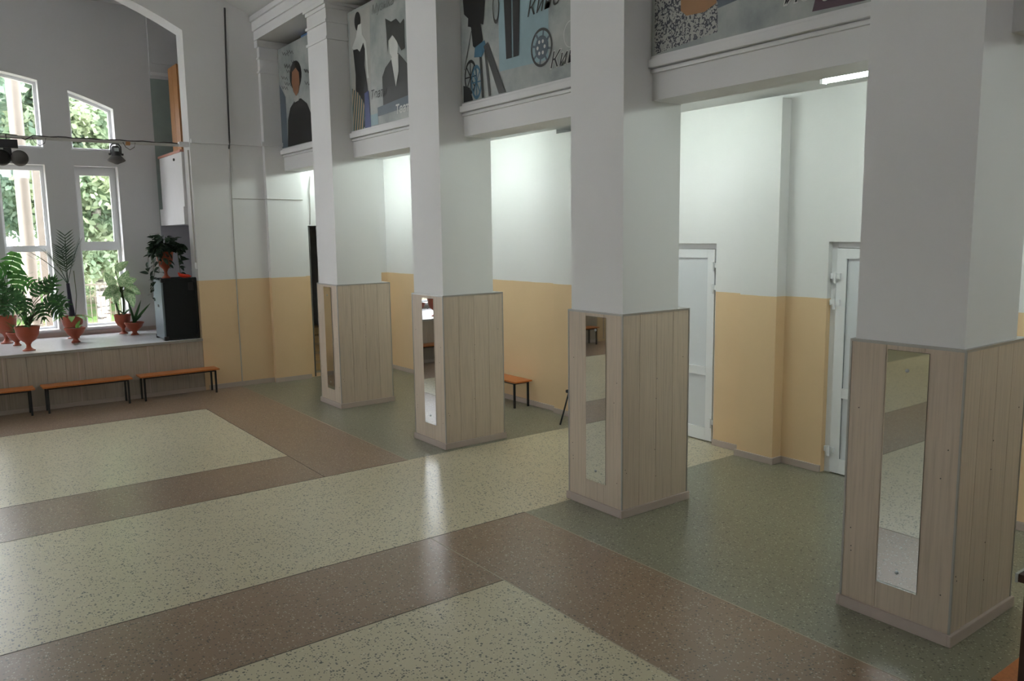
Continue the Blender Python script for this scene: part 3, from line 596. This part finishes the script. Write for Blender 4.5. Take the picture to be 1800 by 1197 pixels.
# 3 cinema
t = poster('printed cinema poster with a film camera, a film reel and white-edged lettering', PY[2]+PL-.01, PY[1]+.01)
flat(t, 'printed_panel', [(6.91, 5.2), (6.10, 5.2), (6.11, 4.08), (6.91, 4.10)], 'ink_sky', .0007)
flat(t, 'printed_bar', [(6.83, 5.2), (6.68, 5.2), (6.69, 4.20), (6.78, 4.20)], 'ink_black', .0066); flat(t, 'printed_bar', [(6.66, 5.2), (6.52, 5.2), (6.57, 4.20), (6.66, 4.20)], 'ink_black', .0066)
flat(t, 'printed_camera', [(7.58, 5.15), (7.15, 5.15), (7.14, 4.86), (7.18, 4.62), (7.23, 4.64), (7.19, 4.47), (7.26, 4.36), (7.38, 4.44), (7.41, 4.64), (7.47, 4.66), (7.46, 4.74), (7.54, 4.80)], 'ink_black', .0060)
flat(t, 'printed_camera', [(7.34, 4.42), (7.16, 4.46), (7.13, 4.38), (7.22, 4.30), (7.36, 4.32)], 'ink_blue', .0066)
for q in ([(7.10, 4.43), (7.18, 4.40), (6.92, 3.88), (6.80, 3.88)], [(7.17, 4.36), (7.135, 4.35), (7.06, 3.88), (7.10, 3.88)], [(7.26, 4.31), (7.225, 4.30), (7.19, 3.88), (7.23, 3.88)], [(7.41, 4.60), (7.40, 4.60), (7.55, 4.22), (7.56, 4.22)]): flat(t, 'printed_tripod', q, 'ink_dark', .0068)
disc(t, 'printed_wheel', 7.44, 4.13, .12, .18, 'ink_black', 24, .82); disc(t, 'printed_wheel', 7.33, 4.06, .10, .18, 'ink_blue', 24, .80)
for k in range(8): a = 2*PI*k/8; line(t, 'printed_spoke', [(7.44, 4.13), (7.44+.11*math.cos(a), 4.13+.165*math.sin(a))], .014, 'ink_black'); line(t, 'printed_spoke', [(7.33, 4.06), (7.33+.09*math.cos(a), 4.06+.165*math.sin(a))], .014, 'ink_blue')
flat(t, 'printed_shade', [(7.585, 4.06), (7.46, 4.02), (7.40, 3.88), (7.585, 3.88)], 'ink_black')
disc(t, 'printed_reel', 6.21, 4.21, .165, .18, 'ink_dark', 32, .86); disc(t, 'printed_reel', 6.21, 4.21, .10, .11, 'ink_slate', 28)
for k in range(8): a = 2*PI*k/8+.2; line(t, 'printed_reel_spoke', [(6.21+.09*math.cos(a), 4.21+.10*math.sin(a)), (6.21+.15*math.cos(a), 4.21+.165*math.sin(a))], .022, 'ink_slate')
for k in range(6): a = 2*PI*k/6; disc(t, 'printed_reel_hole', 6.21+.055*math.cos(a), 4.21+.06*math.sin(a), .016, .018, 'ink_white', 10).location.x = -.006
disc(t, 'printed_wheel', 6.95, 4.74, .06, .16, 'ink_dark', 24, .75); disc(t, 'printed_ring', 5.78, 4.25, .10, .12, 'ink_white', 28, .94)
text(t, 'Кино', 6.44, 4.53, .21, 'ink_dark', .35, .05); text(t, 'Кино', 6.09, 3.99, .20, 'ink_white', .35, .03, .007, .0072); text(t, 'Кино', 6.09, 3.99, .20, 'ink_black', .35, .03, 0, .0078)
# 4 art
t = poster('printed art poster with engraved hatching and outlined dark lettering', PY[3]+PL-.01, PY[2]+.01)
flat(t, 'printed_engraving', [(4.74, 3.88), (4.74, 4.55), (4.10, 4.55), (4.10, 3.93)], 'ink_hatch')
flat(t, 'printed_patch', [(4.46, 4.5), (4.10, 4.5), (4.11, 4.14), (4.22, 4.10), (4.40, 4.11), (4.46, 4.16)], 'ink_tan', .0066); flat(t, 'printed_shade', [(4.10, 4.45), (3.86, 4.4), (3.90, 4.12), (4.10, 4.10)], 'ink_slate')
text(t, 'Иску', 3.53, 3.99, .17, 'ink_white', .25, 0, .008, .0072); text(t, 'Иску', 3.53, 3.99, .17, 'ink_black', .25, 0, 0, .0078)
flat(t, 'printed_shade', [(3.30, 3.90), (3.22, 4.2), (2.74, 4.2), (2.74, 3.88)], 'ink_plum')
tag(boxo('blue_board', (5.12, 5.15, 11.3, 12.35, 3.86, 5.54), 'blue_board'), 'plain blue board standing behind the handwriting poster', 'board')

# ------------------------------------------------------------------ potted plants
def bowl(kind, r, h):
    bm = new_bm()
    if kind == 'goblet': prof = [(.50, 0), (.52, .03), (.34, .07), (.20, .14), (.18, .24), (.30, .34), (.66, .46), (.88, .66), (.96, .9), (1.0, .93), (1.0, 1.0), (.93, 1.0), (.90, .93)]
    else: prof = [(.42, 0), (.45, .05), (.30, .13), (.24, .25), (.45, .40), (.82, .62), (.96, .86), (1.04, .90), (1.04, 1.0), (.95, 1.0), (.90, .90)]
    lathe(bm, [(a*r, b*h) for a, b in prof], 28); return tomesh(bm, 'pot', 'terracotta', True)
def pot(t, kind, r, h):
    po = link('pot', bowl(kind, r, h), t); bm = new_bm(); lathe(bm, [(r*.86, h*.88), (r*.9, h*.93), (r*.3, h*.965)], 20); obj('soil', bm, 'soil', po, True)
def leafmesh(name, mat, outline, bend=.25, fold=.12, n=8):
    # outline(s)->half width, along +X length 1, curved down in z
    bm = new_bm(); rows = []
    for k in range(n+1):
        s = k/n; w = max(outline(s), .002); z = -bend*s*s; rows.append([bm.verts.new((s, y*w, z+fold*abs(y)*w)) for y in (-1, -.5, 0, .5, 1)])
    for a, b in zip(rows, rows[1:]):
        for j in range(4): bm.faces.new((a[j], a[j+1], b[j+1], b[j]))
    me = tomesh(bm, name, mat, True); return me
ov = lambda w: (lambda s: w*math.sin(PI*min(1, s**.75))**.8)
L_OV = leafmesh('leaf', 'leaf_vari', ov(.28), .3, .3); L_DK = leafmesh('leaf', 'leaf_dark', ov(.26)); L_VINE = leafmesh('leaf', 'leaf_vine', ov(.3), .35, .3); L_BR = leafmesh('leaf', 'leaf_bright', ov(.22), .45)
L_SW = leafmesh('leaf', 'leaf_dark', lambda s: .055*(1-s**3), .04, .5); L_STRAP = leafmesh('leaf', 'leaf_monstera', lambda s: .045*(1-s**2)+.004, .55, .3)
def monstera_mesh(mat, lobes=5):
    bm = new_bm(); mid = []
    tube(bm, [(0, 0, 0), (.5, 0, -.03), (.95, 0, -.16)], [.012, .01, .004], 5)
    for side in (-1, 1):
        for k in range(lobes):
            s = .02+.80*k/(lobes-1); w = .50*math.sin(PI*(.22+.62*k/(lobes-1))); x0, x1 = s-.08, s+.085
            a = [(x0, 0), (x0+.06*k/lobes, side*w*.5), (s+.12+.04*k, side*w), (x1+.02+.05*k, side*w*.86), (x1+.03, side*w*.45), (x1, 0)]
            vs = [bm.verts.new((x, y, -.22*max(x, 0)**2-.55*y*y+.06*abs(y))) for x, y in a]; bm.faces.new(vs if side > 0 else vs[::-1])
    vs = [bm.verts.new((x, y, -.22*x*x)) for x, y in ((.84, -.10), (1.05, 0), (.84, .10), (.72, 0))]; bm.faces.new(vs)
    return tomesh(bm, 'leaf', mat)
L_MON = monstera_mesh('leaf_monstera'); L_MOND = monstera_mesh('leaf_dark')
def put(t, me, loc, az_, el, size, roll=0):
    o = link('leaf', me, t, loc); o.rotation_euler = (Matrix.Rotation(az_, 4, 'Z') @ Matrix.Rotation(-el, 4, 'Y') @ Matrix.Rotation(roll, 4, 'X')).to_euler(); o.scale = (size,)*3; return o
def stem(t, pts, r, mat='stem', name='stem'): return tubeo(name, pts, r, mat, t, 6)
rnd = random.uniform
D = math.radians
def putd(t, me, loc, d, n, size):
    x = Vector(d).normalized(); z = Vector(n); z = (z-x*z.dot(x)).normalized(); y = z.cross(x); o = link('leaf', me, t, loc)
    m = Matrix.Identity(3)
    for q in range(3): m[q][0] = x[q]; m[q][1] = y[q]; m[q][2] = z[q]
    o.rotation_euler = m.to_euler(); o.scale = (size,)*3; return o
def leafy(t, base, specs, me, r=.006):
    # specs: (x, y, z of the leaf base, angle of the leaf in the XZ plane in degrees, size)
    for x, y, z, a, sz in specs:
        stem(t, [base, (x*.45, y*.4, base[2]+(z-base[2])*.7), (x, y, z)], r)
        putd(t, me, (x, y, z), (math.cos(D(a)), -.25, math.sin(D(a))), (rnd(-.35, .35), -1, rnd(.1, .6)), sz)
# tall monstera, left
t = thing('potted_monstera', 'tall monstera with split sunlit leaves in a terracotta goblet by the window', 'plant', (1.02, 14.72, HS)); pot(t, 'goblet', .17, .43)
random.seed(11)
leafy(t, (0, 0, .4), ((.22, .0, 1.40, 250, .38), (.26, -.05, 1.12, 260, .38), (.10, -.1, 1.22, 200, .30), (.30, .05, 1.0, 320, .26)), L_MON)
leafy(t, (0, 0, .4), ((.0, -.05, .95, 250, .30), (.06, -.1, .85, 290, .28), (-.08, -.05, .88, 220, .30), (.12, -.08, .75, 320, .26), (-.02, -.12, .74, 265, .26), (.02, 0, .92, 120, .24)), L_MOND)
for k in range(14):
    a = rnd(0, 2*PI); rr = rnd(.05, .16); z = rnd(.48, .85); p = (rr*math.cos(a), rr*math.sin(a), z); stem(t, [(0, 0, .4), (p[0]*.4, p[1]*.4, z*.8), p], .004); put(t, L_DK, p, a, rnd(-.6, .6), rnd(.14, .22))
# small spiky
t = thing('potted_aloe', 'small spiky green plant in a low terracotta bowl', 'plant', (1.12, 14.30, HS)); pot(t, 'bowl', .13, .21)
for k in range(18): put(t, L_STRAP, (rnd(-.02, .02), rnd(-.02, .02), .19), rnd(0, 2*PI), rnd(.5, 1.45), rnd(.16, .27))
# split-leaf plant, front
t = thing('potted_philodendron', 'bushy split-leaf plant with strap leaves in a large terracotta goblet at the stage edge', 'plant', (1.20, 13.52, HS)); pot(t, 'goblet', .165, .36)
random.seed(21)
leafy(t, (0, 0, .33), ((.30, 0, .84, 75, .24), (.34, .02, .76, 330, .27), (.28, -.1, .66, 320, .25), (.12, 0, .80, 60, .24), (.04, -.1, .76, 250, .25), (-.08, -.05, .72, 220, .24), (.18, -.1, .68, 280, .25), (.26, 0, .70, 20, .25), (-.02, 0, .76, 130, .22)), L_MOND)
leafy(t, (0, 0, .33), ((.24, .05, .84, 45, .28), (.34, -.05, .70, 300, .26)), L_MON)
for k in range(26): put(t, L_STRAP, (rnd(-.03, .03), rnd(-.03, .03), rnd(.34, .45)), rnd(0, 2*PI), rnd(.3, 1.4), rnd(.2, .36))
# palm
t = thing('potted_palm', 'slender date palm with feathery fronds and dark wrapped trunk', 'plant', (1.95, 14.70, HS)); pot(t, 'goblet', .17, .37)
tubeo('trunk', [(0, 0, .33), (.0, 0, .45), (-.01, 0, .60), (-.02, 0, .90)], [.06, .045, .035, .026], 'palm_trunk', t, 10); stem(t, [(.05, 0, .36), (.09, 0, .7), (.08, 0, 1.1)], .006)
random.seed(4)
def frond(t, base, az_, lean, L, curl, nl=11):
    d = Vector((math.cos(az_), math.sin(az_), 0)); pts = []
    for k in range(9): s = k/8; pts.append(Vector(base)+d*(lean*L*s+curl*L*s*s)+Vector((0, 0, L*s*math.sqrt(max(.05, 1-lean*lean))-.5*curl*L*s*s)))
    bm = new_bm(); tube(bm, pts, [.006]*8+[.002], 5); side = d.cross(Vector((0, 0, 1)))
    for k in range(nl):
        s = .35+.65*k/(nl-1); i = min(7, int(s*8)); p = pts[i].lerp(pts[i+1], s*8-i); dr = (pts[i+1]-pts[i]).normalized(); ll = .23*(1-.55*abs(s-.55))
        for sg in (-1, 1):
            q = p+(side*sg*.75+dr*.62)*ll; w = dr*.008; vs = [bm.verts.new(x) for x in (p-w, p.lerp(q, .5)-w*1.3, q, p.lerp(q, .5)+w*1.3, p+w)]; bm.faces.new(vs)
    return obj('frond', bm, 'leaf_palm', t)
for az_, lean, L, c in ((-80, .05, .80, .03), (5, .20, .72, .10), (175, .42, .70, .28), (190, .25, .60, .2), (100, .15, .62, .12)): frond(t, (-.02, 0, .88), D(az_), lean, L, c)
for a in (170, 200, -100, -60, -20, 10, 30): put(t, L_BR, (.10*math.cos(D(a)), .10*math.sin(D(a)), .37), D(a), D(5), .22)
# small bowl in front of the palm
t = thing('potted_seedling', 'low terracotta bowl with one small upright leaf before the palm', 'plant', (1.89, 14.08, HS)); pot(t, 'bowl', .145, .235)
put(t, L_BR, (.03, 0, .21), D(-60), D(80), .16); put(t, L_BR, (.05, 0, .21), D(30), D(60), .10); put(t, L_BR, (0, 0.02, .21), D(190), D(50), .08)
# dieffenbachia
t = thing('potted_dieffenbachia', 'tall plant with large variegated leaves in a terracotta goblet', 'plant', (2.72, 14.82, HS)); pot(t, 'goblet', .135, .33)
stem(t, [(.02, 0, .3), (.04, 0, .55), (.02, 0, .80)], .018); stem(t, [(-.04, 0, .3), (-.09, 0, .55), (-.12, 0, .78)], .016)
random.seed(14)
leafy(t, (.02, 0, .6), ((-.05, 0, 1.06, 45, .26), (.0, -.04, .80, 65, .30), (.05, -.05, .82, 330, .30), (.06, -.06, .76, 295, .34), (-.02, -.05, .80, 200, .30), (-.08, 0, .78, 225, .24), (-.08, 0, .80, 120, .28), (.03, .05, .84, 20, .26), (-.04, -.06, .74, 250, .22)), L_OV, .008)
for a in (-30, 20, 200): put(t, L_DK, (.03, 0, .32), D(a), D(50), .18)
# sansevieria
t = thing('potted_sansevieria', 'low terracotta bowl with upright dark sword leaves', 'plant', (2.83, 14.48, HS)); pot(t, 'bowl', .145, .215)
for (a, e, q_) in ((180, 80, .42), (150, 78, .32), (10, 68, .42), (-10, 50, .44), (5, 40, .20), (120, 60, .2)): put(t, L_SW, (rnd(-.02, .02), 0, .19), D(a), D(e), q_, rnd(.9, 1.4))
# trailing vine on the loudspeaker
t = thing('potted_vine', 'dark trailing vine in a terracotta goblet on top of the loudspeaker', 'plant', (3.16, 13.50, HS+.972)); pot(t, 'goblet', .13, .42)
random.seed(9)
for k in range(26):
    a = rnd(0, 2*PI); rr = rnd(.1, .27); dz = rnd(-.40, .05) if k % 3 else rnd(.0, .12); p1 = (.10*math.cos(a), .10*math.sin(a), .50+rnd(0, .1)); p2 = (rr*math.cos(a), rr*math.sin(a), .46); p3 = ((rr+.03)*math.cos(a), (rr+.03)*math.sin(a), .46+dz)
    stem(t, [(0, 0, .38), p1, p2, p3], .0035)
    for j in range(9):
        s = j/8; q = Vector(p1).lerp(Vector(p2), s*2) if s < .5 else Vector(p2).lerp(Vector(p3), s*2-1); put(t, L_VINE, q, a+rnd(-1.4, 1.4), rnd(-1.0, .6), rnd(.08, .13), rnd(-.9, .9))
for k in range(70): a = rnd(0, 2*PI); put(t, L_VINE, (rnd(0, .16)*math.cos(a), rnd(0, .16)*math.sin(a), rnd(.42, .66)), a, rnd(-.9, .8), rnd(.10, .14), rnd(-.9, .9))
stem(t, [(-.10, 0, .45), (-.20, 0, .70), (-.05, 0, .71)], .0025, 'cable_dark', 'support_wire')
for q in ([(-.19, -.05, .0), (-.23, -.05, -.15), (-.22, -.06, -.34)], [(-.16, -.06, .03), (-.20, -.07, -.1), (-.19, -.06, -.22)]):
    q = [(x-.02, y, z+.05) for x, y, z in q]; stem(t, [(-.1, 0, .4), (-.2, -.03, .35)]+q, .003)
    for j in range(7): s = j/6; put(t, L_VINE, Vector(q[0]).lerp(Vector(q[2]), s), rnd(0, 6), rnd(-1, .3), rnd(.06, .1))

# ------------------------------------------------------------------ outdoors
struct(boxo('ground', (-60, 70, YB+.34, 90, -.6, -.25), 'grass'))
struct(boxo('floor_porch', (-4, 8, YB+.34, 18.6, -.25, .60), 'column_white'))
cl = thing('portico_column', 'round cream portico column outside the stage windows', 'column', (1.645, 17, .6), 0); bm = new_bm(); lathe(bm, [(.115, .12), (.115, 5.3), (.105, 6.4)], 28); obj('shaft', bm, 'column_white', cl, True); bm = new_bm(); lathe(bm, [(.16, 0), (.16, .06), (.13, .12)], 28); obj('base', bm, 'column_white', cl, True); boxo('capital', (-.16, .16, -.16, .16, 6.4, 6.5), 'column_white', cl)
c2 = thing('gate_post', 'slim white concrete post standing behind the round portico column', 'post', (2.02, 18.2, .6)); boxo('shaft', (-.075, .075, -.075, .075, .05, 3.35), 'column_white', c2); boxo('cap', (-.09, .09, -.09, .09, 3.35, 3.40), 'column_white', c2); boxo('base', (-.1, .1, -.1, .1, 0, .05), 'column_white', c2)
rl = thing('porch_railing', 'white metal railing with thin balusters on the porch edge', 'railing', (0, 18.4, .6))
boxo('top_rail', (-3.5, 6.5, -.012, .012, .90, .925), 'column_white', rl); boxo('bottom_rail', (-3.5, 6.5, -.015, .015, .10, .13), 'column_white', rl)
bm = new_bm(); box(bm, -.006, .006, -.006, .006, .0, .90); bme = tomesh(bm, 'baluster', 'column_white')
for k in range(110): link('baluster', bme, rl, (-3.4+.09*k, 0, 0))
def crown(seed, mat, rx, rz, n, size, clump):
    g = np.random.default_rng(seed); cc = g.normal(size=(clump, 3)); cc /= np.linalg.norm(cc, axis=1)[:, None]; cc *= (g.random((clump, 1))**.45)*np.array([rx, rx, rz])
    c = cc[g.integers(0, clump, n)]+g.normal(size=(n, 3))*np.array([.35, .35, .28])*rx*.42
    u = g.normal(size=(n, 3)); u /= np.linalg.norm(u, axis=1)[:, None]; v = np.cross(u, g.normal(size=(n, 3))); v /= np.linalg.norm(v, axis=1)[:, None]
    s = size*(.6+.8*g.random((n, 1))); V = np.stack([c-u*s, c+v*s*.6, c+u*s, c-v*s*.6], 1).reshape(-1, 3)
    me = bpy.data.meshes.new('crown'); me.from_pydata(V.tolist(), [], np.arange(4*n).reshape(-1, 4).tolist()); me.materials.append(MATS[mat]); return me
CR = [crown(1, 'tree_leaf_a', 2.0, 3.4, 20000, .105, 80), crown(2, 'tree_leaf_b', 2.1, 3.8, 20000, .11, 80), crown(3, 'tree_leaf_a', 1.5, 1.3, 5000, .06, 26)]
bm = new_bm(); tube(bm, [(0, 0, 0), (.05, .02, 3), (0, -.04, 6), (.05, 0, 10)], [.17, .14, .11, .04], 10); TB = tomesh(bm, 'trunk', 'bark_birch', True)
bm = new_bm(); tube(bm, [(0, 0, 0), (-.03, .02, 4), (.02, 0, 8), (0, 0, 13)], [.20, .17, .13, .05], 10); TP = tomesh(bm, 'trunk', 'bark_pine', True)
random.seed(31)
def tree(x, y, kind):
    if kind == 2:
        t = thing('shrub', 'low leafy green shrub growing beyond the porch railing', 'shrub', (x, y, -.25), rnd(0, 6), 'shrubs outside'); link('crown', CR[2], t, (0, 0, 1.2)); tubeo('stem', [(0, 0, 0), (0, .03, 1.0)], .05, 'bark_pine', t); return
    t = thing('birch_tree' if kind == 0 else 'pine_tree', 'leafy birch with pale trunk beyond the stage windows' if kind == 0 else 'tall tree with reddish-brown trunk beyond the stage windows', 'tree', (x, y, -.25), rnd(0, 6), 'birches outside' if kind == 0 else 'brown-trunked trees outside')
    s = rnd(.95, 1.08); t.scale = (s, s, s*1.05); link('trunk', TB if kind == 0 else TP, t); link('crown', CR[kind], t, (0, 0, 5.0 if kind == 0 else 6.4), (0, 0, rnd(0, 6)))
    link('crown', CR[1-kind], t, (rnd(-.6, .6), rnd(-.6, .6), 8.5 if kind == 0 else 10), (0, 0, rnd(0, 6)))
for y, n, x0, x1 in ((27, 3, -5, 13), (33.5, 4, -5, 20), (40, 4, -7, 19), (47, 5, -8, 27), (54.5, 5, -11, 27), (62, 6, -12, 36), (70, 7, -16, 42)):
    for k in range(n): tree(x0+(x1-x0)*(k+.5)/n+rnd(-.4, .4), y+rnd(-.4, .4), random.randint(0, 1))
for x, y in ((1.8, 36.8), (6.4, 37), (10.5, 43.8), (8.2, 50.5), (3.4, 50.5), (12, 58.5), (7.0, 58.5), (2.4, 44)): tree(x, y, 2)
for k in range(8): tree(1.5+5.2*k, 78+(k % 2)*.6, 2)
